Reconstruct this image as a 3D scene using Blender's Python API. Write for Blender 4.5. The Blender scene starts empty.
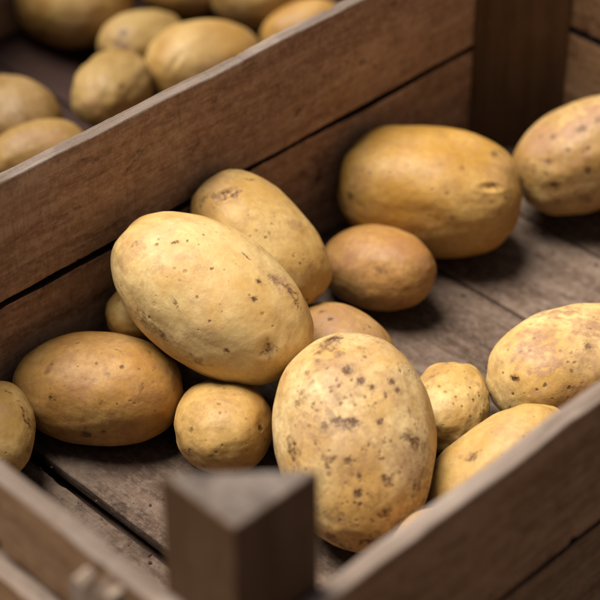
import bpy, bmesh, math, random
import numpy as np
from mathutils import Vector, Matrix

# ------------------------------------------------------------------ scene, camera, light
scene = bpy.context.scene
COL = scene.collection
W, L, T, S = 0.3467, 0.5879, 0.0098, 0.0436        # crate width, length, board thickness, post leg
H, POST_TOP = 0.158, 0.222

cam = bpy.data.cameras.new("camera")
cam.sensor_width = 36.0; cam.sensor_height = 36.0; cam.sensor_fit = 'HORIZONTAL'
cam.lens = 117.93; cam.clip_start = 0.02; cam.clip_end = 60.0
cam.dof.use_dof = True; cam.dof.focus_distance = 1.085; cam.dof.aperture_fstop = 5.4
cam_o = bpy.data.objects.new("camera", cam); COL.objects.link(cam_o)
cam_o.location = (-0.35094, -0.39053, 0.75358)
cam_o.rotation_euler = (math.radians(52.0489), math.radians(0.088), math.radians(-44.7737))
scene.camera = cam_o
scene.render.resolution_x = scene.render.resolution_y = 1024

SUN_DIR = Vector((-0.14, 0.34, 0.92)).normalized()     # towards the sun
elev = math.asin(SUN_DIR.z); azim = math.atan2(SUN_DIR.x, SUN_DIR.y)
world = bpy.data.worlds.new("World"); scene.world = world; world.use_nodes = True
wn = world.node_tree; bg = wn.nodes["Background"]
sky = wn.nodes.new("ShaderNodeTexSky"); sky.sky_type = 'NISHITA'; sky.sun_disc = False
sky.sun_elevation = elev; sky.sun_rotation = azim
sky.air_density = 0.5; sky.dust_density = 1.6; sky.ozone_density = 0.3
oc = wn.nodes.new("ShaderNodeHueSaturation"); oc.inputs["Saturation"].default_value = 0.25      # an overcast sky: hardly any blue
wn.links.new(sky.outputs[0], oc.inputs["Color"]); wn.links.new(oc.outputs[0], bg.inputs[0]); bg.inputs[1].default_value = 0.05
sun = bpy.data.lights.new("sun", 'SUN'); sun.energy = 4.9; sun.angle = math.radians(36); sun.color = (1.0, 0.95, 0.86)
sun_o = bpy.data.objects.new("sun", sun); COL.objects.link(sun_o)
sun_o.location = SUN_DIR * 3; sun_o.rotation_euler = SUN_DIR.to_track_quat('Z', 'Y').to_euler()
scene.view_settings.view_transform = 'Standard'; scene.view_settings.look = 'None'
scene.view_settings.exposure = 0.30; scene.view_settings.gamma = 1.0
scene.cycles.max_bounces = 8; scene.cycles.diffuse_bounces = 1

# ------------------------------------------------------------------ noise on arrays
_rng = np.random.RandomState(7)
_PERM = _rng.permutation(4096)
_GR = _rng.normal(size=(4096, 3)); _GR /= np.linalg.norm(_GR, axis=1)[:, None]
def noise(p):
    """gradient noise, p (n,3) -> about -0.6 .. 0.6"""
    i = np.floor(p).astype(np.int64); f = p - i; u = f * f * f * (f * (f * 6 - 15) + 10)
    out = 0.0
    for dx in (0, 1):
        wx = u[:, 0] if dx else 1 - u[:, 0]
        for dy in (0, 1):
            wy = u[:, 1] if dy else 1 - u[:, 1]
            for dz in (0, 1):
                wz = u[:, 2] if dz else 1 - u[:, 2]
                h = _PERM[(_PERM[(_PERM[(i[:, 0] + dx) & 4095] + i[:, 1] + dy) & 4095] + i[:, 2] + dz) & 4095]
                g = _GR[h]
                out = out + wx * wy * wz * ((f - (dx, dy, dz)) * g).sum(1)
    return out
def fbm(p, octaves=3):
    a, s, o = 1.0, 1.0, 0.0
    for k in range(octaves):
        o = o + a * noise(p * s + 17.3 * k); a *= 0.5; s *= 2.03
    return o
def smooth(a, b, x):
    t = np.clip((x - a) / (b - a), 0, 1); return t * t * (3 - 2 * t)

# ------------------------------------------------------------------ node helper
class NT:
    def __init__(self, name):
        self.m = bpy.data.materials.new(name); self.m.use_nodes = True
        self.t = self.m.node_tree; self.b = self.t.nodes["Principled BSDF"]
    def n(self, typ, props=None, **ins):
        nd = self.t.nodes.new(typ)
        for k, v in (props or {}).items(): setattr(nd, k, v)
        for k, v in ins.items(): self.s(nd, k.replace('_', ' '), v)
        return nd
    def s(self, nd, key, v):
        i = nd.inputs[int(key)] if key.isdigit() else nd.inputs[key]
        if isinstance(v, bpy.types.NodeSocket): self.t.links.new(v, i)
        else: i.default_value = v
    def noise(self, vec, scale, detail=3, rough=0.5, dist=0.0):
        return self.n("ShaderNodeTexNoise", Vector=vec, Scale=scale, Detail=detail, Roughness=rough, Distortion=dist).outputs[0]
    def math(self, op, a, b=0.0, clamp=False):
        nd = self.n("ShaderNodeMath", dict(operation=op, use_clamp=clamp)); self.s(nd, '0', a); self.s(nd, '1', b); return nd.outputs[0]
    def ramp(self, fac, lo, hi, a=0.0, b=1.0):
        return self.n("ShaderNodeMapRange", dict(interpolation_type='SMOOTHSTEP'), Value=fac, From_Min=lo, From_Max=hi, To_Min=a, To_Max=b).outputs[0]
    def mix(self, fac, a, b, blend='MIX'):
        nd = self.n("ShaderNodeMix", dict(data_type='RGBA', blend_type=blend))
        self.s(nd, '0', fac)
        for i, v in ((6, a), (7, b)):
            self.s(nd, str(i), v if isinstance(v, bpy.types.NodeSocket) else (*v, 1.0) if len(v) == 3 else v)
        return nd.outputs[2]

# ------------------------------------------------------------------ materials
def skin(name, light, deep, russet, speckle=0.5, mottle=0.5, seed=0.0, rough=0.52):
    """potato skin: yellow-tan ground, ochre mottling, netted russet, pores; marks come from mesh attributes"""
    k = NT(name); tc = k.n("ShaderNodeTexCoord").outputs["Object"]
    vec = k.n("ShaderNodeVectorMath", dict(operation='ADD')); k.s(vec, '0', tc); k.s(vec, '1', (seed, seed * 0.7, -seed)); vec = vec.outputs[0]
    base = k.mix(k.ramp(k.noise(vec, 22, 3, 0.55), 0.34, 0.66), light, deep)
    fine = k.noise(vec, 260, 4, 0.65)
    base = k.mix(k.ramp(fine, 0.35, 0.7, 0.0, 0.55 * mottle), base, [c * f for c, f in zip(deep, (0.72, 0.66, 0.6))])
    net = k.ramp(k.noise(vec, 75, 5, 0.7, 0.6), 0.5, 0.68, 0.0, 1.0)
    base = k.mix(k.math('MULTIPLY', net, 0.62 * mottle), base, russet)
    # light flecks where the thin outer skin rubs off
    fl = k.ramp(k.noise(vec, 210, 4, 0.65), 0.58, 0.76, 0.0, 0.30)
    base = k.mix(fl, base, [min(1, c * 1.25) for c in light])
    sm = k.ramp(k.noise(vec, 34, 5, 0.72, 0.8), 0.53, 0.66, 0.0, 1.0)
    sm = k.math('MULTIPLY', sm, k.ramp(k.noise(vec, 240, 4, 0.7), 0.36, 0.60, 0.25, 1.0))
    base = k.mix(k.math('MULTIPLY', sm, 0.30 + 0.38 * speckle), base, (0.27, 0.145, 0.062))
    # pores: scattered lenticels, thick in some zones, and a finer grit of clinging soil
    def dots(scale, share, r0, r1):
        wv = k.n("ShaderNodeVectorMath", dict(operation='MULTIPLY_ADD')); nz = k.n("ShaderNodeTexNoise", Vector=vec, Scale=600.0, Detail=2.0)
        k.s(wv, '0', nz.outputs["Color"]); k.s(wv, '1', (0.0011,) * 3); k.s(wv, '2', vec)
        vo = k.n("ShaderNodeTexVoronoi", dict(feature='F1'), Vector=wv.outputs[0], Scale=scale, Randomness=1.0)
        sp = k.n("ShaderNodeSeparateColor"); k.s(sp, '0', vo.outputs["Color"])
        on = k.math('GREATER_THAN', sp.outputs[0], 1 - share)
        rad = k.math('MULTIPLY', k.math('ADD', sp.outputs[1], 0.35), 1.0)
        d = k.math('DIVIDE', vo.outputs["Distance"], rad)
        return k.math('MULTIPLY', k.math('MULTIPLY', on, k.ramp(d, r0, r1, 1.0, 0.0)), k.math('ADD', k.math('MULTIPLY', sp.outputs[2], 0.6), 0.4))
    clus = k.ramp(k.noise(vec, 26, 3, 0.6), 0.38, 0.62, 0.15, 1.0)
    pore = k.math('MULTIPLY', dots(170.0, 0.10 + 0.55 * speckle, 0.10, 0.30), clus)
    grit = k.math('MULTIPLY', dots(430.0, 0.12 + 0.5 * speckle, 0.12, 0.36), k.ramp(k.noise(vec, 48, 3, 0.6), 0.42, 0.62, 0.1, 1.0))
    base = k.mix(k.math('MULTIPLY', pore, 0.40 + 0.42 * speckle), base, (0.17, 0.078, 0.030))
    base = k.mix(k.math('MULTIPLY', grit, 0.25 + 0.35 * speckle), base, (0.20, 0.095, 0.038))
    at_r = k.n("ShaderNodeAttribute", dict(attribute_name="russet")).outputs["Fac"]
    at_b = k.n("ShaderNodeAttribute", dict(attribute_name="stain")).outputs["Fac"]
    at_s = k.n("ShaderNodeAttribute", dict(attribute_name="speck")).outputs["Fac"]
    brk = k.ramp(k.noise(vec, 320, 4, 0.7), 0.3, 0.62)
    rr = k.math('MULTIPLY', at_r, k.math('ADD', k.math('MULTIPLY', brk, 0.6), 0.5))
    base = k.mix(k.math('MULTIPLY', rr, 0.85, True), base, russet)
    brk2 = k.ramp(k.noise(vec, 480, 3, 0.7), 0.36, 0.6)
    bb = k.math('MULTIPLY', at_b, k.math('ADD', k.math('MULTIPLY', brk2, 0.8), 0.35))
    base = k.mix(k.math('MULTIPLY', bb, 0.95, True), base, (0.13, 0.055, 0.021))
    base = k.mix(k.math('MULTIPLY', k.math('MULTIPLY', at_s, k.ramp(k.noise(vec, 700, 3, 0.7), 0.25, 0.55, 0.45, 1.0)), 0.85, True), base, (0.080, 0.030, 0.013))
    k.s(k.b, "Base Color", base)
    k.s(k.b, "Roughness", k.math('ADD', k.math('MULTIPLY', fine, 0.16), rough - 0.06))
    k.s(k.b, "Specular IOR Level", 0.4)
    k.s(k.b, "Subsurface Weight", 0.08); k.s(k.b, "Subsurface Radius", (0.006, 0.0028, 0.0009)); k.s(k.b, "Subsurface Scale", 1.0)
    h = k.math('ADD', k.math('MULTIPLY', fine, 0.5), k.math('MULTIPLY', k.noise(vec, 90, 4, 0.6), 1.0))
    h = k.math('SUBTRACT', h, k.math('MULTIPLY', pore, 0.5)); h = k.math('SUBTRACT', h, k.math('MULTIPLY', at_s, 0.7))
    h = k.math('ADD', h, k.math('MULTIPLY', rr, k.math('MULTIPLY', brk, 0.22)))
    bp = k.n("ShaderNodeBump", Strength=0.55, Distance=0.0009, Height=h)
    k.s(k.b, "Normal", bp.outputs[0])
    return k.m

def wood(name, dark, mid, pale, saw=0.5, stain=0.5, rough=0.78, bump=0.7, fuzz=0.0):
    """weathered rough-sawn board, grain along local x; every board gets its own figure through Object Info Random"""
    k = NT(name); tc = k.n("ShaderNodeTexCoord").outputs["Object"]
    rnd = k.n("ShaderNodeObjectInfo").outputs["Random"]
    off = k.n("ShaderNodeCombineXYZ"); k.s(off, '0', k.math('MULTIPLY', rnd, 37.0)); k.s(off, '1', k.math('MULTIPLY', rnd, 11.0)); k.s(off, '2', k.math('MULTIPLY', rnd, 5.0))
    v0 = k.n("ShaderNodeVectorMath", dict(operation='ADD')); k.s(v0, '0', tc); k.s(v0, '1', off.outputs[0]); v0 = v0.outputs[0]
    def sc(x, y, z):
        m = k.n("ShaderNodeMapping"); k.s(m, 'Vector', v0); k.s(m, 'Scale', (x, y, z)); return m.outputs[0]
    warp = k.noise(sc(9, 9, 9), 1.0, 2)
    gv = k.n("ShaderNodeVectorMath", dict(operation='MULTIPLY_ADD')); k.s(gv, '0', warp); k.s(gv, '1', (0.0, 1.6, 1.6)); k.s(gv, '2', sc(5, 130, 130))
    grain = k.noise(gv.outputs[0], 1.0, 6, 0.68)
    fibre = k.noise(sc(40, 900, 900), 1.0, 3, 0.6)
    blot = k.noise(sc(16, 26, 26), 1.0, 5, 0.6)
    c = k.mix(k.ramp(grain, 0.32, 0.68), dark, mid)
    c = k.mix(k.ramp(blot, 0.48, 0.74, 0.0, 0.75), c, pale)
    c = k.mix(k.ramp(fibre, 0.40, 0.75, 0.0, 0.30), c, pale)
    c = k.mix(k.ramp(k.noise(sc(26, 42, 42), 1.0, 5, 0.68, 0.7), 0.57, 0.72, 0.0, stain), c, [x * 0.38 for x in dark])
    c = k.mix(k.ramp(k.noise(sc(3.5, 42, 42), 1.0, 4, 0.6), 0.54, 0.68, 0.0, 0.5), c, pale)
    c = k.mix(k.ramp(k.noise(sc(4, 70, 70), 1.0, 4, 0.6), 0.58, 0.70, 0.0, 0.6), c, [x * 0.6 for x in dark])
    # saw marks across the board
    sw = k.noise(sc(520, 60, 60), 1.0, 3, 0.6)
    c = k.mix(k.ramp(sw, 0.52, 0.72, 0.0, 0.45 * saw), c, [x * 0.55 for x in dark])
    grit = k.noise(sc(900, 900, 900), 1.0, 2, 0.6)
    c = k.mix(k.ramp(grit, 0.58, 0.75, 0.0, 0.35), c, pale)
    if fuzz > 0:      # rough-sawn furry surface: gritty flecks and scuffs that hide the grain
        fz = k.noise(sc(150, 210, 210), 1.0, 5, 0.75)
        c = k.mix(k.ramp(fz, 0.42, 0.68, 0.0, fuzz), c, [x * 1.15 for x in pale])
        c = k.mix(k.ramp(k.noise(sc(230, 150, 150), 1.0, 5, 0.75), 0.50, 0.72, 0.0, fuzz), c, [x * 0.5 for x in dark])
        c = k.mix(k.ramp(k.noise(sc(60, 75, 75), 1.0, 4, 0.6), 0.58, 0.70, 0.0, 0.7 * fuzz), c, [x * 0.45 for x in dark])
    tone = k.math('ADD', k.math('MULTIPLY', rnd, 0.30), 0.85)
    g = k.n("ShaderNodeCombineColor"); [k.s(g, str(i), tone) for i in range(3)]
    c = k.mix(1.0, c, g.outputs[0], 'MULTIPLY')
    k.s(k.b, "Base Color", c); k.s(k.b, "Roughness", rough); k.s(k.b, "Specular IOR Level", 0.28)
    h = k.math('ADD', k.math('MULTIPLY', grain, 1.0), k.math('MULTIPLY', fibre, 0.35))
    h = k.math('ADD', h, k.math('MULTIPLY', sw, 0.6 * saw)); h = k.math('ADD', h, k.math('MULTIPLY', grit, 0.35))
    bp = k.n("ShaderNodeBump", Strength=bump, Distance=0.0011, Height=h); k.s(k.b, "Normal", bp.outputs[0])
    return k.m

M_SIDE = wood("side_board_wood", (0.270, 0.132, 0.072), (0.46, 0.262, 0.155), (0.66, 0.44, 0.30), saw=0.9, stain=1.0, fuzz=0.42)
M_DARK = wood("end_board_wood", (0.190, 0.096, 0.042), (0.315, 0.176, 0.086), (0.44, 0.27, 0.155), saw=0.5, stain=0.7, fuzz=0.4)
M_SLAT = wood("floor_slat_wood", (0.060, 0.032, 0.019), (0.108, 0.066, 0.044), (0.24, 0.172, 0.13), saw=0.3, stain=0.95, fuzz=0.45)
M_POST = wood("corner_post_wood", (0.090, 0.044, 0.018), (0.135, 0.070, 0.032), (0.17, 0.098, 0.055), saw=0.2, stain=0.3)
M_EDGE = wood("weathered_edge_wood", (0.115, 0.078, 0.056), (0.215, 0.157, 0.122), (0.36, 0.285, 0.24), saw=0.4, stain=0.45)
M_RED_SHADE = wood("red_brown_shade_wood", (0.016, 0.005, 0.003), (0.027, 0.009, 0.006), (0.037, 0.016, 0.010), saw=0.3, stain=0.6)  # red-brown wood with shade painted in, for board gaps and back crate floor
M_PALE = wood("split_pale_wood", (0.22, 0.15, 0.105), (0.40, 0.30, 0.23), (0.56, 0.46, 0.38), saw=0.3, stain=0.4)
def soil():
    k = NT("soil"); tc = k.n("ShaderNodeTexCoord").outputs["Object"]
    c = k.mix(k.ramp(k.noise(tc, 18, 6, 0.7), 0.35, 0.65), (0.050, 0.026, 0.016), (0.115, 0.066, 0.044))
    k.s(k.b, "Base Color", c); k.s(k.b, "Roughness", 0.95)
    bp = k.n("ShaderNodeBump", Strength=0.8, Distance=0.004, Height=k.noise(tc, 90, 6, 0.7)); k.s(k.b, "Normal", bp.outputs[0])
    return k.m
M_SOIL = soil()

# ------------------------------------------------------------------ object helpers
def link(name, mesh, parent=None, loc=None, rot=None, mats=()):
    o = bpy.data.objects.new(name, mesh); COL.objects.link(o)
    for m in mats: mesh.materials.append(m)
    if loc is not None: o.location = loc
    if rot is not None: o.rotation_euler = rot
    if parent is not None: o.parent = parent
    return o
def empty(name, loc, label, cat, group=None, rz=0.0):
    o = bpy.data.objects.new(name, None); COL.objects.link(o); o.location = loc; o.rotation_euler = (0, 0, rz)
    o.empty_display_size = 0.02; o['label'] = label; o['category'] = cat
    if group: o['group'] = group
    return o

_plank_seed = [0]
def plank_mesh(length, thick, width, wob=0.0009, chip=0.0030, r=0.0011):
    """a sawn board: local x along it, y through its thickness, z across its width, origin at one bottom corner.
    Slot 0 faces, slot 1 the sky-weathered top edge."""
    _plank_seed[0] += 1; sd = _plank_seed[0] * 3.71
    ring = []; seg = 3
    for cx, cz, a0 in ((thick - r, r, -90), (thick - r, width - r, 0), (r, width - r, 90), (r, r, 180)):
        for i in range(seg + 1):
            a = math.radians(a0 + 90 * i / seg); ring.append((cx + r * math.cos(a), cz + r * math.sin(a)))
    pts = []
    for i, p in enumerate(ring):                         # add points along the flat sides
        pts.append(p); q = ring[(i + 1) % len(ring)]
        d = math.hypot(q[0] - p[0], q[1] - p[1]); n = int(d / 0.004)
        for j in range(1, n): pts.append((p[0] + (q[0] - p[0]) * j / n, p[1] + (q[1] - p[1]) * j / n))
    m = len(pts); nx = max(2, int(length / 0.0022)); xs = np.linspace(0, length, nx + 1)
    P = np.array(pts); V = np.zeros((nx + 1, m, 3)); V[:, :, 0] = xs[:, None]; V[:, :, 1] = P[None, :, 0]; V[:, :, 2] = P[None, :, 1]
    V = V.reshape(-1, 3)
    tz = V[:, 2] / width; q = np.stack([V[:, 0], np.full(len(V), sd), np.zeros(len(V))], 1)
    top = smooth(0.8, 1.0, tz); bot = smooth(0.2, 0.0, tz)
    e1 = fbm(q * (16, 1, 1) + 3, 3); e2 = fbm(q * (16, 1, 1) + 40, 3)
    j1 = fbm(q * (230, 1, 1) + 9, 2); j2 = fbm(q * (230, 1, 1) + 70, 2)
    V[:, 2] += top * (e1 * wob * 2.2 + j1 * wob * 0.45) - bot * (e2 * wob * 2.2 + j2 * wob * 0.45)
    ty = (V[:, 1] / thick - 0.5) * 2
    g = fbm(np.stack([V[:, 0] * 30, V[:, 2] * 140, np.full(len(V), sd)], 1) + (ty[:, None] > 0) * 5.0, 3)
    V[:, 1] += ty * g * wob * 0.55 + e2 * wob * 1.2
    # chips broken out of the long edges
    ch = fbm(np.stack([V[:, 0] * 70, V[:, 2] * 60, V[:, 1] * 60 + sd], 1) + 11, 2)
    c = smooth(0.30, 0.62, ch) * chip
    near = np.maximum(top, bot) * smooth(0.55, 1.0, np.abs(ty))
    V[:, 2] -= np.sign(tz - 0.5) * c * near; V[:, 1] -= ty * c * near * 0.6
    idx = np.arange((nx + 1) * m).reshape(nx + 1, m)
    F = [(int(idx[i, j]), int(idx[i, (j + 1) % m]), int(idx[i + 1, (j + 1) % m]), int(idx[i + 1, j])) for i in range(nx) for j in range(m)]
    mi = []
    for i in range(nx):
        for j in range(m):
            a, b = pts[j], pts[(j + 1) % m]
            mi.append(1 if (a[1] + b[1]) / 2 > width - r * 0.75 else 0)
    F.append(tuple(int(v) for v in idx[0][::-1])); F.append(tuple(int(v) for v in idx[-1])); mi += [1, 1]
    me = bpy.data.meshes.new("board"); me.from_pydata(V.tolist(), [], F)
    me.polygons.foreach_set("material_index", mi); me.polygons.foreach_set("use_smooth", [True] * (len(F) - 2) + [False] * 2)
    me.update(); return me
def board(name, parent, x, y, z, length, thick, width, heading=0.0, mat=None, edge=None, flat=False, tip=0.0, **kw):
    """upright board starting at (x, y, z); heading 0 runs along +x, 90 along +y. flat=True lays it down (floor slat)."""
    me = plank_mesh(length, thick, width, **(dict(wob=0.0004, chip=0.0012) if flat else {}))
    o = link(name, me, parent, (x, y, z), None, (mat, edge or M_EDGE))
    R = Matrix.Rotation(math.radians(heading), 4, 'Z')
    if flat: R = R @ Matrix.Rotation(math.radians(90), 4, 'X')      # width (z) goes to -y, thickness (y) to +z
    o.rotation_euler = (R @ Matrix.Rotation(tip, 4, 'Y')).to_euler()
    return o
def post_mesh(sx, sy, z0, z1, leg):
    """triangular corner post, right angle at the local origin, legs towards sx and sy; grain local x = up"""
    bm = bmesh.new()
    tri = [(0, 0), (leg * 1.07, 0), (0, leg)]
    tri = [(a * sx, b * sy) for a, b in tri]
    n = 14
    rows = []
    for i in range(n + 1):
        z = z0 + (z1 - z0) * i / n; rows.append([bm.verts.new((z, a, b)) for a, b in tri])
    for i in range(n):
        for j in range(3):
            bm.faces.new((rows[i][j], rows[i][(j + 1) % 3], rows[i + 1][(j + 1) % 3], rows[i + 1][j]))
    bm.faces.new(rows[0]); bm.faces.new(rows[-1])
    bmesh.ops.recalc_face_normals(bm, faces=bm.faces)
    es = [e for e in bm.edges if len(e.link_faces) == 2 and e.calc_face_angle(0) > 0.5]
    bmesh.ops.bevel(bm, geom=es, offset=0.0013, segments=3, affect='EDGES', profile=0.6)
    bmesh.ops.triangulate(bm, faces=[f for f in bm.faces if len(f.verts) > 4])
    me = bpy.data.meshes.new("post"); bm.to_mesh(me); bm.free()
    for p in me.polygons:
        p.use_smooth = False; p.material_index = 1 if p.normal.x > 0.9 else 0
    return me
def post(parent, x, y, sx, sy, z0, z1):
    # local (x,y,z) = world (z,x,y): a cyclic turn keeps the grain running up the post
    me = post_mesh(sx, sy, z0, z1, S)
    o = link("corner_post", me, parent, (x, y, 0), None, (M_POST, M_POSTTOP))
    o.rotation_euler = Matrix(((0, 1, 0), (0, 0, 1), (1, 0, 0))).to_euler()
    return o
M_POSTTOP = wood("post_end_grain_wood", (0.060, 0.042, 0.032), (0.125, 0.092, 0.074), (0.22, 0.175, 0.15), saw=0.9, stain=0.7, fuzz=0.6)

# ------------------------------------------------------------------ the crates
GAP = 0.0008
def crate(x0, y0, near_h, label, full):
    c = empty("wooden_crate", (x0, y0, 0), label, "crate", "wooden potato crates")
    Z0 = -0.014
    gapz = 0.0797
    # far long side (upper and lower board)
    board("side_board", c, 0, W - T, gapz + 0.0018, L, 0.0086, (H if full else near_h) - gapz - 0.0018, 0, M_SIDE)
    board("side_board", c, 0, W - T, Z0, L, T, gapz - 0.0018 - Z0, 0, M_SIDE, M_RED_SHADE)  # lower boards' top edges coloured dark to paint the shade in the gap
    # near long side
    g2 = 0.0725
    board("side_board", c, 0, 0, g2 + 0.0013, L, T, near_h - g2 - 0.0013, 0, M_SIDE if not full else M_DARK)
    board("side_board", c, 0, 0, Z0, L, T, g2 - 0.0013 - Z0, 0, M_SIDE if not full else M_DARK, M_RED_SHADE)
    # ends: boards run between the long sides (heading 90: thickness goes to -x, so start at x + thickness)
    Y0, LY = T + GAP, W - 2 * T - 2 * GAP
    board("end_board", c, T, Y0, 0.1125, LY, T, near_h - 0.1125, 90, M_DARK)
    board("end_board", c, T, Y0, Z0, LY, T + 0.0090, 0.1085 - Z0, 90, M_DARK)
    board("end_board", c, L, Y0, 0.0945, LY, T, near_h - 0.0945, 90, M_DARK)
    board("end_board", c, L, Y0, Z0, LY, T, 0.0905 - Z0, 90, M_DARK, M_RED_SHADE)
    # floor slats run across, from long side to long side
    ed = [(0.0125, 0.0335), (0.0352, 0.1172), (0.1255, 0.2195), (0.2216, 0.3155), (0.3176, 0.4125), (0.4148, 0.4958), (0.4980, 0.5765)]
    for a, b in ed:
        # heading 90 + flat: board width runs to +x
        board("floor_slat", c, a, Y0, -0.008, LY, 0.008, b - a, 90, M_SLAT if full else M_RED_SHADE, M_SLAT if full else M_RED_SHADE, flat=True)  # back crate's slats carry its shadow in their colour
    g = GAP
    top = POST_TOP if full else near_h + 0.05
    post(c, T + g, T + g, 1, 1, Z0, top); post(c, L - T - g, W - T - g, -1, -1, Z0, top)
    post(c, T + g, W - T - g, 1, -1, Z0, top); post(c, L - T - g, T + g, -1, 1, Z0, top)
    return c
main = crate(0, 0, H, "weathered wooden crate in front, its triangular corner post standing above the boards", True)
back = crate(0.055, W + 0.0012, 0.140, "darker wooden crate behind the front crate, mostly hidden by its side board", False)

# split pale batten nailed upright outside the left end of the front crate
def batten(y0, wdt, ztop, rise, seed):
    r = random.Random(seed); bm = bmesh.new(); n = 9; z0 = -0.014; th = 0.0075
    cut = (0.0, 0.001, -0.002, 0.0015, -0.007, -0.010, -0.001, 0.002, 0.0, -0.004)
    fr = []; bk = []; topf = []
    for i in range(n + 1):
        y = y0 + wdt * i / n; arch = 0.0016 * (1 - (2 * i / n - 1) ** 4) - rise * i / n; zt = ztop + cut[i] + 0.007 * (1 - i / n) + r.uniform(-0.0006, 0.0006)
        fr.append((bm.verts.new((z0, -th, y)), bm.verts.new((zt - 0.001, -th, y)))); bk.append((bm.verts.new((z0, 0, y)), bm.verts.new((zt + r.uniform(-.0006, .0008), 0, y))))
    for i in range(n):
        a, b = fr[i], fr[i + 1]; c, d = bk[i], bk[i + 1]
        bm.faces.new((a[0], b[0], b[1], a[1])); bm.faces.new((c[0], c[1], d[1], d[0])); bm.faces.new((a[1], b[1], d[1], c[1])); bm.faces.new((a[0], c[0], d[0], b[0]))
    bm.faces.new((fr[0][0], fr[0][1], bk[0][1], bk[0][0])); bm.faces.new((fr[n][0], bk[n][0], bk[n][1], fr[n][1]))
    bmesh.ops.recalc_face_normals(bm, faces=bm.faces)
    me = bpy.data.meshes.new("batten"); bm.to_mesh(me); bm.free()
    o = link("batten", me, main, (-0.0098, 0, 0), None, (M_PALE,)); o.rotation_euler = Matrix(((0, 1, 0), (0, 0, 1), (1, 0, 0))).to_euler()
    return o
b_ = batten(0.0565, 0.0270, 0.1635, -0.0, 4); b_['label'] = "rough split batten end rising beside the crate's left end"

# ------------------------------------------------------------------ ground
bm = bmesh.new(); bmesh.ops.create_grid(bm, x_segments=60, y_segments=60, size=12)
me = bpy.data.meshes.new("ground"); bm.to_mesh(me); bm.free()
g = link("ground", me, None, (0.3, 0.3, -0.0155), None, (M_SOIL,)); g['kind'] = 'structure'
g['label'] = "dark brown earth under the crates"

# ------------------------------------------------------------------ potatoes
_ico = {}
def ico(level):
    if level not in _ico:
        bm = bmesh.new(); bmesh.ops.create_icosphere(bm, subdivisions=level, radius=1.0)
        v = np.array([x.co[:] for x in bm.verts]); v /= np.linalg.norm(v, axis=1)[:, None]
        f = np.array([[x.index for x in p.verts] for p in bm.faces]); bm.free(); _ico[level] = (v, f)
    return _ico[level]
POSE={
 "p1":[0.2244,0.2619,0.0785,-1.3544,-0.3169,0.0638,0.0415,0.0373],
 "p2":[0.2914,0.2919,0.0672,-1.3966,-0.5124,0.0497,0.0309,0.0277],
 "p3":[0.218,0.315,0.0412,0.4125,-0.3847,0.0291,0.0205,0.0185],
 "p4":[0.1634,0.292,0.0297,-0.9549,0.0482,0.0488,0.033,0.0296],
 "p5":[0.0982,0.3028,0.0315,0.8402,0.081,0.0324,0.0228,0.0205],
 "p6":[0.1938,0.22,0.028,-2.2502,0.4506,0.0393,0.0276,0.0247],
 "p7":[0.2204,0.1447,0.0476,0.8873,0.4564,0.0604,0.0437,0.0393],
 "p8":[0.2878,0.2222,0.0253,1.4937,-0.1144,0.04,0.0279,0.0251],
 "p9":[0.3624,0.2616,0.0257,1.6603,-0.2255,0.0391,0.0276,0.0248],
 "p10":[0.4292,0.2809,0.0418,2.0391,-0.0468,0.059,0.0419,0.0378],
 "p11":[0.5287,0.2284,0.0477,-0.5066,0.2868,0.054,0.0365,0.0329],
 "p12":[0.3027,0.1489,0.0206,0.5309,-0.0909,0.0327,0.0227,0.0204],
 "p13":[0.3659,0.1117,0.0319,-0.2524,-0.0614,0.0508,0.0353,0.0318],
 "p14":[0.2728,0.0887,0.0294,-0.3049,0.4269,0.0475,0.0273,0.0244],
 "p15":[0.2026,0.0722,0.0316,0.2629,-0.2516,0.0292,0.0205,0.0185],
 "b1":[0.4325,0.6375,0.0331,-1.405,0.2592,0.0492,0.0353,0.0318],
 "b2":[0.4369,0.5659,0.0253,0.1492,-0.2322,0.0386,0.027,0.0243],
 "b9":[0.3665,0.5167,0.0398,0.6256,-0.1157,0.0382,0.0267,0.024],
 "b3":[0.4414,0.505,0.0319,-0.0726,-0.2192,0.0456,0.0345,0.0312],
 "b4":[0.3043,0.5497,0.0289,1.4365,-0.1878,0.044,0.0314,0.0282],
 "b5":[0.2803,0.4896,0.0405,-0.3928,0.0551,0.0339,0.0231,0.0208],
 "b6":[0.5152,0.6116,0.0183,-0.6878,-0.0381,0.03,0.0204,0.0183],
 "b7":[0.5414,0.555,0.0286,-1.2184,0.1613,0.0365,0.0284,0.0257],
 "b8":[0.5343,0.5012,0.0259,-0.4713,0.2514,0.0318,0.0204,0.0183],
}
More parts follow.
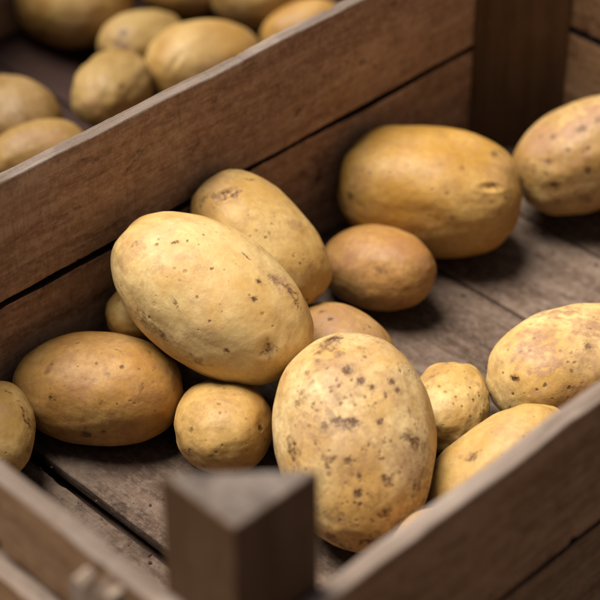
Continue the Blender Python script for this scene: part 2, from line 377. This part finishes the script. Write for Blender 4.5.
MARKS={
 "p1":[[0.8,-13.7,35.2,1.03,"s",1,1],[-20.8,-6.7,34.7,0.88,"s",0.9,1],[-25.3,-11.2,32.7,1.75,"s",0.8,0.45,0.54,0.77,0.35],[-32.5,-16.7,28.3,1.09,"s",0.7,1],[-33.7,-13.6,29.2,0.66,"s",0.5,1],[24.5,-0.5,34.4,1.31,"s",0.9,1],[28.8,-11.3,31.6,1.24,"s",1,1],[33.0,-33.8,9.7,1.24,"s",1,1],[4.3,-29.2,26.3,0.86,"s",0.6,1],[17.4,-32.7,20.5,0.86,"s",0.7,1],[-14.5,-40.4,1.2,0.98,"s",0.8,1],[25.5,-11.8,32.5,0.76,"s",0.5,1],[19.7,-26.8,26.0,0.7,"s",0.4,1],[44.6,-12.9,24.0,0.7,"s",0.5,1],[-43.0,-19.7,21.0,3.3,"b",0.5,0.3,0.37,0.59,0.71],[-3.8,-35.8,18.7,2.71,"s",0.5,0.25,0.89,-0.28,-0.37],[-14.0,-40.2,-3.7,10.98,"b",0.55,0.45,0.96,-0.11,-0.24],[-4.3,-41.2,-2.9,6.57,"b",0.75,0.4,0.95,-0.01,-0.32],[21.0,-38.6,-5.8,6.56,"b",0.5,0.35,0.97,0.22,0.0],[49.4,-19.9,15.3,5.96,"e",0.8,1],[49.4,-19.9,15.3,4.88,"b",0.9,1],[9.0,8.1,36.2,4.93,"b",0.8,0.3,0.94,0.31,-0.14],[10.9,8.4,35.9,4.93,"e",0.25,0.4,0.94,0.3,-0.15],[34.8,11.7,29.4,10.43,"r",0.9,0.5,0.93,-0.1,-0.34],[39.0,12.6,27.2,7.15,"b",0.7,0.35,0.91,-0.12,-0.4],[28.8,9.1,32.2,4.38,"s",0.35,0.5,0.93,0.17,-0.32],[44.4,10.8,24.9,3.3,"s",0.5,0.4,0.87,-0.19,-0.46],[-46.9,-23.5,14.0,14.34,"r",0.4,0.6,-0.14,0.66,0.74],[15.1,-36.7,14.9,16.2,"r",0.25,0.6,0.99,0.14,-0.06],[-38.8,-6.8,29.0,18.73,"r",0.3,0.4,0.59,0.7,0.4]],
 "p2":[[-29.4,-8.8,20.9,8.13,"e",0.9,0.4,0.42,0.79,0.45],[-29.3,-9.7,20.6,7.55,"b",0.9,0.35,0.4,0.78,0.47],[-28.4,8.2,21.6,3.52,"b",0.7,0.5,0.89,0.39,0.25],[-31.4,-14.6,17.0,3.48,"b",0.5,1],[-37.6,-17.3,9.4,3.5,"b",0.6,1],[-43.5,-2.9,13.1,14.08,"r",0.5,1],[9.4,6.9,26.5,8.15,"r",0.6,0.5,0.99,0.04,-0.12],[4.2,-15.7,23.8,0.98,"s",0.6,1],[-2.4,-16.4,23.5,0.86,"s",0.5,1],[1.0,-7.1,27.0,0.87,"s",0.5,1],[-2.4,-20.5,20.7,0.86,"s",0.5,1],[22.2,-10.4,23.0,0.81,"s",0.5,1],[-12.0,-13.1,24.2,0.81,"s",0.4,1]],
 "p3":[[-20.6,7.6,11.1,1.15,"s",0.5,1]],
 "p4":[[19.5,-10.4,25.5,1.11,"s",1,1],[-9.3,4.5,28.8,1.12,"s",0.5,1],[-17.7,-26.6,13.8,1.66,"s",0.7,0.6,0.38,0.42,0.83],[-19.9,-11.6,25.0,2.78,"b",0.6,1],[-20.8,-15.4,23.0,2.22,"b",0.5,1],[12.8,-16.1,24.6,1.65,"b",0.5,1],[10.7,-27.4,15.2,1.65,"b",0.5,1],[1.6,-32.3,-5.6,2.78,"s",0.9,0.7,1.0,0.04,-0.08],[11.5,-31.9,-2.8,1.38,"s",0.5,1],[31.0,-17.0,17.0,2.76,"b",0.5,0.5,0.58,0.78,0.24],[-1.6,-23.9,20.4,8.81,"r",0.5,1],[30.8,-19.5,14.8,7.72,"r",0.4,1],[-14.8,-10.4,26.6,8.88,"r",0.4,1],[3.7,3.4,29.4,12.28,"r",0.3,1]],
 "p5":[[12.2,-8.6,17.4,2.2,"b",0.7,0.4,-0.42,-0.88,-0.23],[-0.3,-18.1,12.5,7.1,"b",0.9,0.3,-0.7,-0.46,-0.55],[-16.4,-19.6,1.7,2.72,"b",0.5,1],[-2.5,-8.0,19.1,5.43,"r",0.4,1]],
 "p6":[[28.4,18.3,4.8,1.73,"e",0.8,1],[28.4,18.3,4.8,1.73,"s",0.8,1],[27.5,-18.4,6.1,1.89,"e",0.7,1],[27.5,-18.4,6.1,1.62,"s",0.5,1],[37.9,-6.0,-3.6,0.97,"s",0.7,1],[36.4,-8.1,-5.5,0.75,"s",0.6,1],[17.7,6.2,21.3,0.76,"s",0.4,1],[31.4,10.8,11.2,0.75,"s",0.4,1],[21.8,0.5,20.5,10.84,"r",0.3,1],[27.6,-12.5,-13.5,1.63,"s",0.4,1]],
 "p7":[[27.8,17.1,31.3,8.41,"b",0.38,0.6,0.27,-0.91,0.3],[14.5,27.2,29.3,7.85,"b",0.32,0.6,0.72,-0.62,0.31],[11.0,7.0,38.1,9.35,"b",0.28,0.6,0.07,-0.99,0.14],[1.3,-5.0,39.0,7.24,"b",0.25,0.5,-0.09,-0.99,-0.1],[-22.4,32.7,21.6,7.26,"b",0.35,0.5,-0.96,-0.21,-0.17],[-43.6,-3.8,27.0,10.26,"b",0.4,0.5,0.29,-0.95,0.09],[-47.4,16.8,19.1,9.27,"b",0.4,0.5,-0.54,-0.84,0.02],[46.8,7.4,23.9,6.41,"b",1,0.5,0.07,-0.98,0.18],[48.1,8.3,22.6,4.81,"s",0.85,0.5,0.1,-0.97,0.2],[42.6,11.1,26.0,6.38,"b",0.7,1],[25.0,3.9,35.6,2.62,"s",0.8,1],[18.0,-2.7,37.4,2.09,"s",0.8,1],[14.2,-8.1,37.5,1.3,"s",0.8,1],[19.5,9.7,36.2,1.04,"s",0.6,1],[15.6,9.1,37.1,1.04,"s",0.6,1],[19.0,1.9,37.3,1.04,"s",0.7,1],[8.3,-3.7,38.8,1.04,"s",0.7,1],[10.0,3.5,38.6,0.78,"s",0.5,1],[15.2,13.3,36.1,1.04,"s",0.5,1],[26.8,13.6,33.0,1.05,"s",0.5,1],[17.4,-18.7,33.7,1.57,"s",0.7,1],[24.1,-23.0,29.5,1.05,"s",0.6,1],[12.7,-20.9,33.5,1.57,"s",0.7,1],[10.2,-14.5,36.5,1.04,"s",0.6,1],[-3.6,12.0,37.7,3.1,"s",0.8,0.6,-0.1,-0.96,0.25],[-5.3,3.5,39.0,2.32,"s",0.8,1],[-6.4,8.2,38.4,5.15,"b",0.8,0.5,-0.26,-0.95,0.15],[-5.0,18.8,35.3,1.81,"s",0.6,1],[-5.9,-9.5,38.2,1.55,"s",0.7,1],[11.5,30.0,27.6,2.62,"s",0.5,0.6,0.73,-0.57,0.38],[-10.2,35.3,22.1,6.77,"b",0.8,0.6,-0.85,-0.39,0.34],[-21.9,17.7,33.0,5.14,"b",0.7,0.5,-0.18,-0.92,0.35],[-23.9,8.7,35.2,2.05,"s",0.6,1],[-31.8,3.2,33.3,1.28,"s",0.7,1],[-24.9,19.4,31.2,1.54,"s",0.6,1],[-39.5,4.7,29.4,2.31,"s",0.85,1],[-33.7,-11.3,31.0,4.11,"b",0.8,0.6,0.21,-0.96,-0.18],[-33.2,-10.2,31.5,1.54,"s",0.7,1],[-47.9,-8.9,22.6,4.63,"b",0.9,0.6,0.47,-0.87,0.15],[-12.3,-23.4,32.2,3.11,"s",0.6,0.7,-0.02,-0.86,-0.51],[-13.3,-26.7,29.9,4.67,"b",0.8,1],[-50.9,-17.6,14.1,4.66,"b",0.6,1],[-56.4,8.4,11.9,7.23,"e",0.4,0.5,-0.28,-0.96,-0.02],[-57.2,14.0,-0.3,8.35,"b",1,0.45,-0.42,-0.91,-0.04],[-58.8,-1.0,9.0,8.28,"b",1,0.5,0.11,-0.97,0.23],[-54.2,-14.3,11.7,7.25,"b",0.8,0.4,0.55,-0.78,0.3],[-53.1,20.1,4.9,4.16,"b",0.8,1],[-32.1,-29.1,20.6,7.27,"b",0.6,0.4,0.91,-0.22,0.35],[-16.8,-32.6,23.7,5.21,"b",0.5,0.4,0.96,-0.03,0.26],[-2.5,31.2,27.4,8.33,"r",0.5,1],[25.2,5.4,35.4,13.62,"r",0.4,1],[14.9,-18.9,34.1,8.37,"r",0.5,1],[-19.1,7.3,36.7,17.46,"r",0.35,1],[-24.3,-21.2,30.5,14.46,"r",0.5,1],[41.1,-15.6,25.1,10.66,"r",0.3,1],[35.2,6.8,31.3,3.17,"b",0.6,1],[33.0,17.5,28.9,1.58,"s",0.5,1],[26.5,22.9,28.7,1.58,"s",0.5,1],[16.4,27.0,29.0,1.57,"s",0.4,1],[-17.4,-3.2,37.5,1.03,"s",0.5,1],[5.5,9.1,38.3,1.14,"s",0.6,1],[4.2,21.5,34.1,1.04,"s",0.5,1],[2.0,-26.7,31.1,1.57,"s",0.4,1],[32.6,-6.1,32.6,1.05,"s",0.5,1],[4.0,2.0,39.2,0.83,"s",0.5,1],[4.7,-8.6,38.4,0.93,"s",0.5,1],[8.6,6.7,38.4,1.04,"s",0.6,1]],
 "p8":[[0.1,4.2,24.8,1.26,"s",0.9,1],[10.2,2.4,24.2,1.45,"s",0.6,1],[-19.0,-4.7,21.7,10.29,"r",0.5,1],[1.3,3.9,24.8,17.26,"r",0.6,1]],
 "p9":[[-19.7,18.8,13.1,4.2,"b",0.6,0.6,-0.73,-0.62,0.28],[-27.5,16.5,-9.4,4.22,"b",0.6,0.5,-0.78,-0.63,0.02],[-23.5,3.4,19.6,9.63,"r",0.5,1],[0.1,18.2,18.6,13.31,"r",0.5,1],[-35.3,-3.9,10.1,7.23,"r",0.6,1],[18.6,23.1,6.5,7.35,"r",0.6,1]],
 "p10":[[-37.7,-6.0,28.6,2.49,"s",0.6,1],[-38.7,-12.2,26.3,3.13,"b",0.5,1],[-41.2,18.1,21.6,7.38,"e",0.9,0.35,-0.79,-0.57,-0.23],[-42.2,16.8,21.7,5.54,"b",0.7,0.3,-0.8,-0.51,-0.32],[-48.1,17.6,15.0,6.16,"d",-0.5,1],[-24.3,16.5,31.0,1.54,"s",0.35,1],[40.8,28.9,8.1,2.19,"s",0.6,1],[-23.5,37.2,8.9,2.46,"b",0.5,1],[39.3,26.8,14.5,2.5,"b",0.4,1],[34.6,24.4,21.3,11.22,"r",0.4,1],[-46.0,1.6,23.6,11.16,"r",0.5,1],[44.0,27.9,-0.7,11.34,"r",0.4,1],[-11.4,39.7,-9.6,18.62,"r",0.3,1]],
 "p11":[[-24.4,-4.6,29.0,1.58,"s",0.6,1],[-29.9,1.7,27.4,1.91,"b",0.6,1],[-7.2,-10.6,31.2,3.16,"s",0.6,0.6,0.98,-0.21,0.02],[-19.8,-18.6,25.6,1.26,"s",0.6,1],[-9.0,-23.5,24.6,1.26,"s",0.6,1],[-33.3,-16.0,21.5,1.9,"s",0.6,1],[-36.8,-20.0,16.0,1.26,"s",0.6,1],[-34.8,-25.7,9.9,2.84,"s",0.8,0.7,0.7,-0.61,-0.37],[-14.3,-31.4,14.5,2.2,"s",0.9,1],[-42.8,-12.8,16.4,1.9,"b",0.4,1],[-20.1,-33.7,-3.6,5.07,"b",0.7,1],[-13.4,-7.3,31.2,12.65,"r",0.7,0.5,0.99,-0.02,0.15],[4.7,-1.0,32.8,13.96,"r",0.8,0.6,1.0,0.07,-0.05],[-29.4,-2.4,27.5,11.43,"r",0.6,1],[-12.9,-27.5,20.2,2.51,"b",0.5,1],[4.6,-9.1,31.7,3.79,"b",0.6,1]],
 "p12":[[-10.3,4.9,18.9,1.12,"s",0.5,1],[-14.3,0.7,18.4,0.89,"s",0.6,1],[-15.8,-5.3,17.2,0.83,"s",0.6,1],[-19.1,-9.6,14.2,0.83,"s",0.5,1],[-20.1,-5.2,15.4,0.72,"s",0.5,1],[-20.2,-14.6,9.2,0.89,"s",0.5,1],[-0.5,10.8,17.9,2.25,"b",0.6,0.5,0.42,-0.81,0.4],[-10.2,12.2,16.0,1.68,"b",0.6,1],[-21.2,-3.7,15.2,4.43,"b",0.25,1],[0.8,-14.2,15.9,5.62,"r",0.5,0.4,-0.23,-0.79,-0.57],[5.8,13.8,15.8,9.07,"r",0.4,1],[14.0,-13.7,13.8,5.68,"d",0.35,0.3,-0.26,-0.8,-0.54]],
 "p13":[[-45.4,-6.3,13.1,3.33,"b",0.8,0.6,0.35,-0.93,0.11],[-45.4,-6.3,13.1,2.22,"s",0.8,0.6,0.35,-0.93,0.11],[-45.4,-6.3,13.1,2.78,"e",0.6,1],[-47.3,3.2,11.3,0.89,"s",0.7,1],[-34.7,-19.5,15.1,1.1,"s",0.9,1],[-38.7,-18.0,12.7,0.88,"s",0.8,1],[-24.5,-26.2,14.8,0.99,"s",0.8,1],[-21.0,-21.9,21.1,1.11,"s",0.7,1],[-17.6,-19.6,24.0,0.83,"s",0.7,1],[-20.7,-18.1,24.0,0.83,"s",0.7,1],[-6.2,-15.4,28.3,1.95,"s",0.6,1],[-38.4,8.5,19.3,0.9,"s",0.5,1],[-33.3,-0.7,24.0,0.89,"s",0.5,1],[-26.7,4.2,26.7,0.89,"s",0.5,1],[-20.4,14.7,25.9,1.13,"s",0.5,1],[-48.3,-9.3,-5.2,3.91,"b",0.8,0.5,0.36,-0.93,0.02],[-30.1,-0.6,25.6,14.48,"r",0.95,0.8,0.88,0.23,0.41],[-2.4,15.9,28.3,13.63,"r",0.8,0.5,0.89,-0.4,0.21],[1.7,-6.2,31.3,12.32,"r",0.8,0.8,0.9,0.44,0.05],[-29.4,-14.5,22.4,9.96,"r",0.8,0.4,0.91,-0.14,0.39],[-22.3,-28.4,12.8,12.16,"r",0.5,0.4,0.94,-0.2,0.28],[-9.4,-22.5,23.8,8.87,"r",0.6,1]],
 "p14":[[-8.1,-0.5,24.0,4.77,"b",0.75,0.45,0.99,-0.13,0.09],[-8.9,-0.6,23.9,2.12,"s",0.4,0.6,0.99,-0.13,0.09],[12.0,2.3,23.5,10.64,"r",0.3,1]],
 "p15":[[-10.2,6.1,16.4,5.07,"r",0.7,1]],
 "b1":[[-7.4,-32.7,-11.0,4.4,"b",0.9,0.5,0.82,0.13,-0.55],[-1.6,-33.7,-9.3,2.19,"s",0.5,1],[32.8,-25.8,-4.2,14.44,"r",0.4,1]],
 "b2":[[-28.3,-3.7,16.2,3.54,"e",0.6,1],[-28.3,-3.7,16.2,2.83,"s",0.7,1],[-34.8,-6.5,8.7,5.65,"b",0.8,1]],
 "b9":[[-1.7,-5.3,23.5,5.42,"e",0.7,0.7,0.17,-0.97,-0.17],[-23.9,-13.2,14.4,3.35,"e",0.5,1],[-23.9,-13.2,14.4,2.01,"s",0.6,1],[-36.3,6.0,5.1,8.02,"r",0.5,1]],
 "b3":[[-38.3,-11.8,13.2,10.28,"e",0.5,0.3,0.6,0.0,0.8],[-38.7,-11.2,13.1,8.23,"b",0.6,0.25,0.59,-0.0,0.81],[-16.1,-28.0,14.5,9.62,"r",0.5,1]],
 "b4":[[-37.4,5.5,14.1,5.29,"b",0.6,0.5,-0.47,-0.85,-0.24]],
 "b5":[[10.2,-11.8,16.8,7.73,"r",0.5,1]],
 "b6":[],
 "b7":[[21.3,-23.1,-0.3,5.88,"r",0.5,1]],
 "b8":[[-2.8,-13.9,13.3,5.77,"r",0.4,1]],
}
# key: (label, level, light, deep, russet, speckle, mottle, shape) ; shape = (box, taper, bend_y, bend_z, lump)
TAN, OCH, RUS = (0.66, 0.445, 0.175), (0.52, 0.305, 0.085), (0.36, 0.20, 0.095)
SPEC = {
 "p1": ("large smooth pale potato lying topmost on the pile, pinkish scab on its right shoulder", 8, (0.780, 0.565, 0.255), (0.600, 0.345, 0.100), (0.44, 0.245, 0.13), 0.22, 0.45, (2.12, 0.03, 0.0, 0.0, 0.03)),
 "p2": ("long yellow potato with a brown crescent scar, leaning behind the topmost potato", 7, (0.710, 0.475, 0.180), (0.540, 0.300, 0.078), RUS, 0.3, 0.45, (2.3, -0.05, 0.03, 0.0, 0.04)),
 "p3": ("small yellow potato peeping out at the left under the topmost potato", 6, (0.520, 0.337, 0.109), (0.349, 0.182, 0.041), RUS, 0.3, 0.5, (2.1, 0.0, 0.0, 0.0, 0.04)),
 "p4": ("oval brownish potato lying left of the pile against the crate's side board", 7, (0.580, 0.335, 0.110), (0.430, 0.208, 0.044), (0.34, 0.16, 0.07), 0.35, 0.8, (2.2, 0.03, 0.0, 0.0, 0.032)),
 "p5": ("yellow potato cut off by the left border, a brown streak on its side", 7, (0.600, 0.396, 0.147), (0.382, 0.213, 0.051), RUS, 0.4, 0.6, (2.1, 0.0, 0.0, 0.0, 0.03)),
 "p6": ("small round potato under the topmost potato, right behind the front corner post", 7, (0.580, 0.358, 0.115), (0.440, 0.224, 0.050), (0.34, 0.17, 0.07), 0.4, 0.7, (2.2, 0.0, 0.0, 0.0, 0.035)),
 "p7": ("big egg-shaped potato covered in dark brown speckles, in the middle of the crate", 8, (0.790, 0.580, 0.290), (0.580, 0.335, 0.100), (0.40, 0.225, 0.11), 1.0, 0.85, (2.15, 0.08, 0.0, 0.0, 0.03)),
 "p8": ("brown potato half hidden behind the top of the big speckled potato", 7, (0.520, 0.310, 0.110), (0.400, 0.210, 0.058), (0.32, 0.17, 0.085), 0.4, 0.9, (2.1, 0.0, 0.0, 0.0, 0.03)),
 "p9": ("small orange-brown potato in front of the large one at the back", 7, (0.510, 0.280, 0.092), (0.380, 0.178, 0.040), (0.34, 0.16, 0.075), 0.15, 0.9, (2.15, 0.0, 0.0, 0.0, 0.03)),
 "p10": ("large orange-tan potato at the back, a dimple near its right end", 7, (0.610, 0.365, 0.112), (0.480, 0.245, 0.04), (0.40, 0.20, 0.085), 0.15, 0.7, (2.4, 0.03, 0.0, 0.0, 0.04)),
 "p11": ("pitted pinkish-tan potato in the far corner at the right border", 7, (0.600, 0.396, 0.165), (0.382, 0.202, 0.051), (0.38, 0.19, 0.11), 0.6, 0.8, (2.2, 0.0, 0.0, 0.0, 0.04)),
 "p12": ("small knobbly yellow potato touching the right side of the speckled potato", 7, (0.740, 0.520, 0.215), (0.540, 0.315, 0.085), (0.44, 0.25, 0.10), 0.35, 0.6, (2.35, -0.06, 0.06, 0.0, 0.06)),
 "p13": ("plump yellow potato with pink-brown blotches near the right border", 7, (0.770, 0.550, 0.240), (0.570, 0.330, 0.090), (0.38, 0.20, 0.105), 0.6, 0.7, (2.5, 0.0, 0.0, 0.0, 0.03)),
 "p14": ("long yellow potato close behind the crate's front rim at the right", 7, (0.610, 0.385, 0.125), (0.470, 0.255, 0.062), RUS, 0.2, 0.5, (2.2, 0.0, 0.0, 0.0, 0.052)),
 "p15": ("pinkish sliver of a potato between the big speckled one and the crate rim", 6, (0.540, 0.337, 0.156), (0.365, 0.190, 0.063), (0.40, 0.21, 0.13), 0.2, 0.8, (2.1, 0.0, 0.0, 0.0, 0.03)),
 "b1": ("blurred round potato at the top left of the back crate", 6, (0.396, 0.257, 0.087), (0.292, 0.156, 0.036), RUS, 0.2, 0.8, (2.2, 0.0, 0.0, 0.0, 0.03)),  # back crate skins: shade there is put in as darker colours
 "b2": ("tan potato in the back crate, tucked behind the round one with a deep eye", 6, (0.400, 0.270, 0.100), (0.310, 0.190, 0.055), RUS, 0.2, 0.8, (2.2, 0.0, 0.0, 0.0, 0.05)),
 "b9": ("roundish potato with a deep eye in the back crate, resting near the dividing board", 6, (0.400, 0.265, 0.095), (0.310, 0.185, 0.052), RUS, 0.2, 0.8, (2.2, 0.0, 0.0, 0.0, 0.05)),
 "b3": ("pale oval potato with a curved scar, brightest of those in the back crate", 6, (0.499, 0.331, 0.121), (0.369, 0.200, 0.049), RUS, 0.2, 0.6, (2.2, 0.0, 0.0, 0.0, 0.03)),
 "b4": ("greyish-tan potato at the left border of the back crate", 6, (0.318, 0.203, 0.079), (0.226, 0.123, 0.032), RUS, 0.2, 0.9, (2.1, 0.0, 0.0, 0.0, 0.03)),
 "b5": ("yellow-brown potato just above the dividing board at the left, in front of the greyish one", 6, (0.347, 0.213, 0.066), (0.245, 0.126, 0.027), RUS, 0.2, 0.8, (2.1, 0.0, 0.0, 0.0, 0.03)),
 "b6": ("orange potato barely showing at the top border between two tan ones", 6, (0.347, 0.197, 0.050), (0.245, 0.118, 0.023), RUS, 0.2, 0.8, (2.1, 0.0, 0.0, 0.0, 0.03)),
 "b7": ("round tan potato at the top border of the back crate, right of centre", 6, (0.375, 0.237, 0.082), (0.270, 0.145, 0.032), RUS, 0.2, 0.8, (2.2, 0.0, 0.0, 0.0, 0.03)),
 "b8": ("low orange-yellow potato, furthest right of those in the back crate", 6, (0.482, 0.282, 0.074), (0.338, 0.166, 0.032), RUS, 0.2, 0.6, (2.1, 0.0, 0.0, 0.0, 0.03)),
}
FLECKS = dict(p7=420, p13=90, p11=140, p12=70, p1=60, p2=50, p4=80, p5=50, p6=70, p8=40, p9=40, p10=60, p14=50)
def rotm(yaw, tilt):
    return (Matrix.Rotation(yaw, 3, 'Z') @ Matrix.Rotation(-tilt, 3, 'Y'))
def potato(key):
    label, level, light, deep, rus, speckle, mottle, (box, taper, by, bz, lump) = SPEC[key]
    cx, cy, cz, yaw, tilt, ax, ay, az = POSE[key]
    sd = 5.3 * (list(SPEC).index(key) + 1)
    n, F = ico(level)
    r = 1.0 / (np.abs(n) ** box).sum(1) ** (1.0 / box)
    u = n * r[:, None]
    r2 = 1 + lump * 1.6 * noise(n * 1.5 + sd) + lump * 0.7 * noise(n * 3.4 + sd * 2) + lump * 0.16 * noise(n * 8 + sd)
    u = u * r2[:, None]
    x = u[:, 0].copy()
    u[:, 1] *= 1 + taper * x; u[:, 2] *= 1 + taper * x
    u[:, 1] += by * (x * x - 0.35); u[:, 2] += bz * (x * x - 0.35)
    mid = (u.max(0) + u.min(0)) / 2; u = (u - mid) / ((u.max(0) - u.min(0)) / 2) * 1.003
    P = u * (ax, ay, az) * {'p1': 0.978, 'p2': 0.968}.get(key, 1.0)
    N = n / (ax, ay, az); N /= np.linalg.norm(N, axis=1)[:, None]
    E0 = n * (ax, ay, az)                                  # undeformed surface point, where marks are given
    mm = E0 * 1000.0
    rs = np.zeros(len(n)); st = np.zeros(len(n)); sp = np.zeros(len(n)); dent = np.zeros(len(n))
    wv = np.stack([noise(mm * 0.22 + sd + 9 * k) for k in range(3)], 1)
    wf = np.stack([noise(mm * 0.9 + sd + 31 * k) for k in range(3)], 1)
    # scattered small pores and soil flecks, gathered in patches
    extra = []; er = np.random.RandomState(int(sd * 10)); want = FLECKS.get(key, 0); tries = 0
    while len(extra) < want and tries < want * 12:
        tries += 1; d = er.normal(size=3); d /= np.linalg.norm(d)
        if noise((d * 2.6 + sd)[None])[0] + er.uniform(-0.35, 0.35) < 0.02: continue
        rad = 0.42 + 0.75 * er.rand() ** 3
        extra.append([*(d * (ax, ay, az) * 1000.0), rad, 's', er.uniform(0.25, 0.75), 1])
    for mk in MARKS[key] + extra:
        pos = np.array(mk[:3]); rad, kd, s_, asp = mk[3:7]
        near = np.linalg.norm(mm - pos, axis=1) < rad * 3.2 + 2
        idx = np.nonzero(near)[0]
        d = mm[idx] - pos
        if kd in 'rb': d = d + wv[idx] * rad * 1.1 + wf[idx] * min(rad * 0.5, 1.4)
        elif kd == 's': d = d + wf[idx] * rad * 0.9
        nn = pos / (np.array((ax, ay, az)) ** 2); nn /= np.linalg.norm(nn)
        if asp != 1 and len(mk) > 7:
            w = np.array(mk[7:10]); w /= np.linalg.norm(w); v = np.cross(nn, w)
            a, b, c = d @ w, (d @ v) / asp, d @ nn
            q = np.sqrt(a * a + b * b + c * c) / rad
        else: q = np.linalg.norm(d, axis=1) / rad
        if kd == 'r': rs[idx] = np.maximum(rs[idx], min(1, s_ * 1.25) * smooth(1.4, 0.45, q))
        elif kd == 'b': st[idx] = np.maximum(st[idx], min(1, s_ * 1.15) * smooth(1.4, 0.45, q))
        elif kd == 's':
            if rad > 1.2: st[idx] = np.maximum(st[idx], 0.6 * s_ * smooth(2.6, 0.6, q))
            sp[idx] = np.maximum(sp[idx], min(1, s_ * 1.25) * smooth(1.35, 0.55, q)); dent[idx] += 0.10 * rad * s_ * np.exp(-(q / 0.8) ** 2)
        elif kd == 'e':
            dent[idx] += 0.30 * s_ * rad ** 0.85 * np.exp(-(q / 0.75) ** 2) - 0.07 * s_ * rad ** 0.85 * np.exp(-((q - 1.35) / 0.45) ** 2)
        elif kd == 'd': dent[idx] += 0.16 * s_ * rad * np.exp(-(q / 0.9) ** 2)
    dent += 0.05 * rs * noise(mm * 1.3 + sd) + 0.12 * st * noise(mm * 1.7 + sd)
    P = P - N * (dent / 1000.0)[:, None]
    me = bpy.data.meshes.new("potato"); me.vertices.add(len(P)); me.vertices.foreach_set("co", P.astype(np.float32).ravel())
    nf = len(F); me.loops.add(nf * 3); me.loops.foreach_set("vertex_index", F.astype(np.int32).ravel())
    me.polygons.add(nf); me.polygons.foreach_set("loop_start", np.arange(0, nf * 3, 3, dtype=np.int32))
    me.update(calc_edges=True); me.validate()
    me.polygons.foreach_set("use_smooth", np.ones(nf, bool))
    for nm, arr in (("russet", rs), ("stain", st), ("speck", sp)):
        at = me.attributes.new(nm, 'FLOAT', 'POINT'); at.data.foreach_set("value", arr.astype(np.float32))
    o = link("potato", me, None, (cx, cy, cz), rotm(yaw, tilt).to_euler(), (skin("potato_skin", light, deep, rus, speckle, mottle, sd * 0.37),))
    o['label'] = label; o['category'] = "potato"
    o['group'] = "potatoes in the front crate" if key[0] == 'p' else "potatoes in the back crate"
    return o
for key in SPEC: potato(key)

# ------------------------------------------------------------------ crumbs of dry soil and skin on the slats
def crumbs():
    r = random.Random(21); bm = bmesh.new()
    for i in range(420):
        x = r.uniform(0.05, L - T - 0.01); y = r.uniform(T + 0.01, W - T - 0.01)
        if r.random() < 0.5:                                   # half of them gather beside the slat gaps
            x = r.choice((0.1172, 0.2195, 0.3155, 0.4125, 0.4958)) - abs(r.gauss(0, 0.004))
        if x + y < T + S + 0.02: continue
        s = 0.00035 + 0.0011 * r.random() ** 3
        m = Matrix.Translation((x, y, s * 0.35)) @ Matrix.Rotation(r.uniform(0, 6), 4, 'Z') @ Matrix.Diagonal((s * r.uniform(0.8, 1.6), s, s * 0.6, 1))
        g = bmesh.ops.create_icosphere(bm, subdivisions=1, radius=1.0, matrix=m)
        for v in g['verts']: v.co += Vector((r.gauss(0, 1), r.gauss(0, 1), r.gauss(0, 0.5))) * s * 0.18
    me = bpy.data.meshes.new("crumbs"); bm.to_mesh(me); bm.free()
    o = link("soil_crumbs", me, None, (0, 0, 0), None, (M_SOIL,)); o['kind'] = 'stuff'; o['category'] = 'soil crumbs'
    o['label'] = "dry dark soil crumbs scattered over the front crate's floor slats"
crumbs()
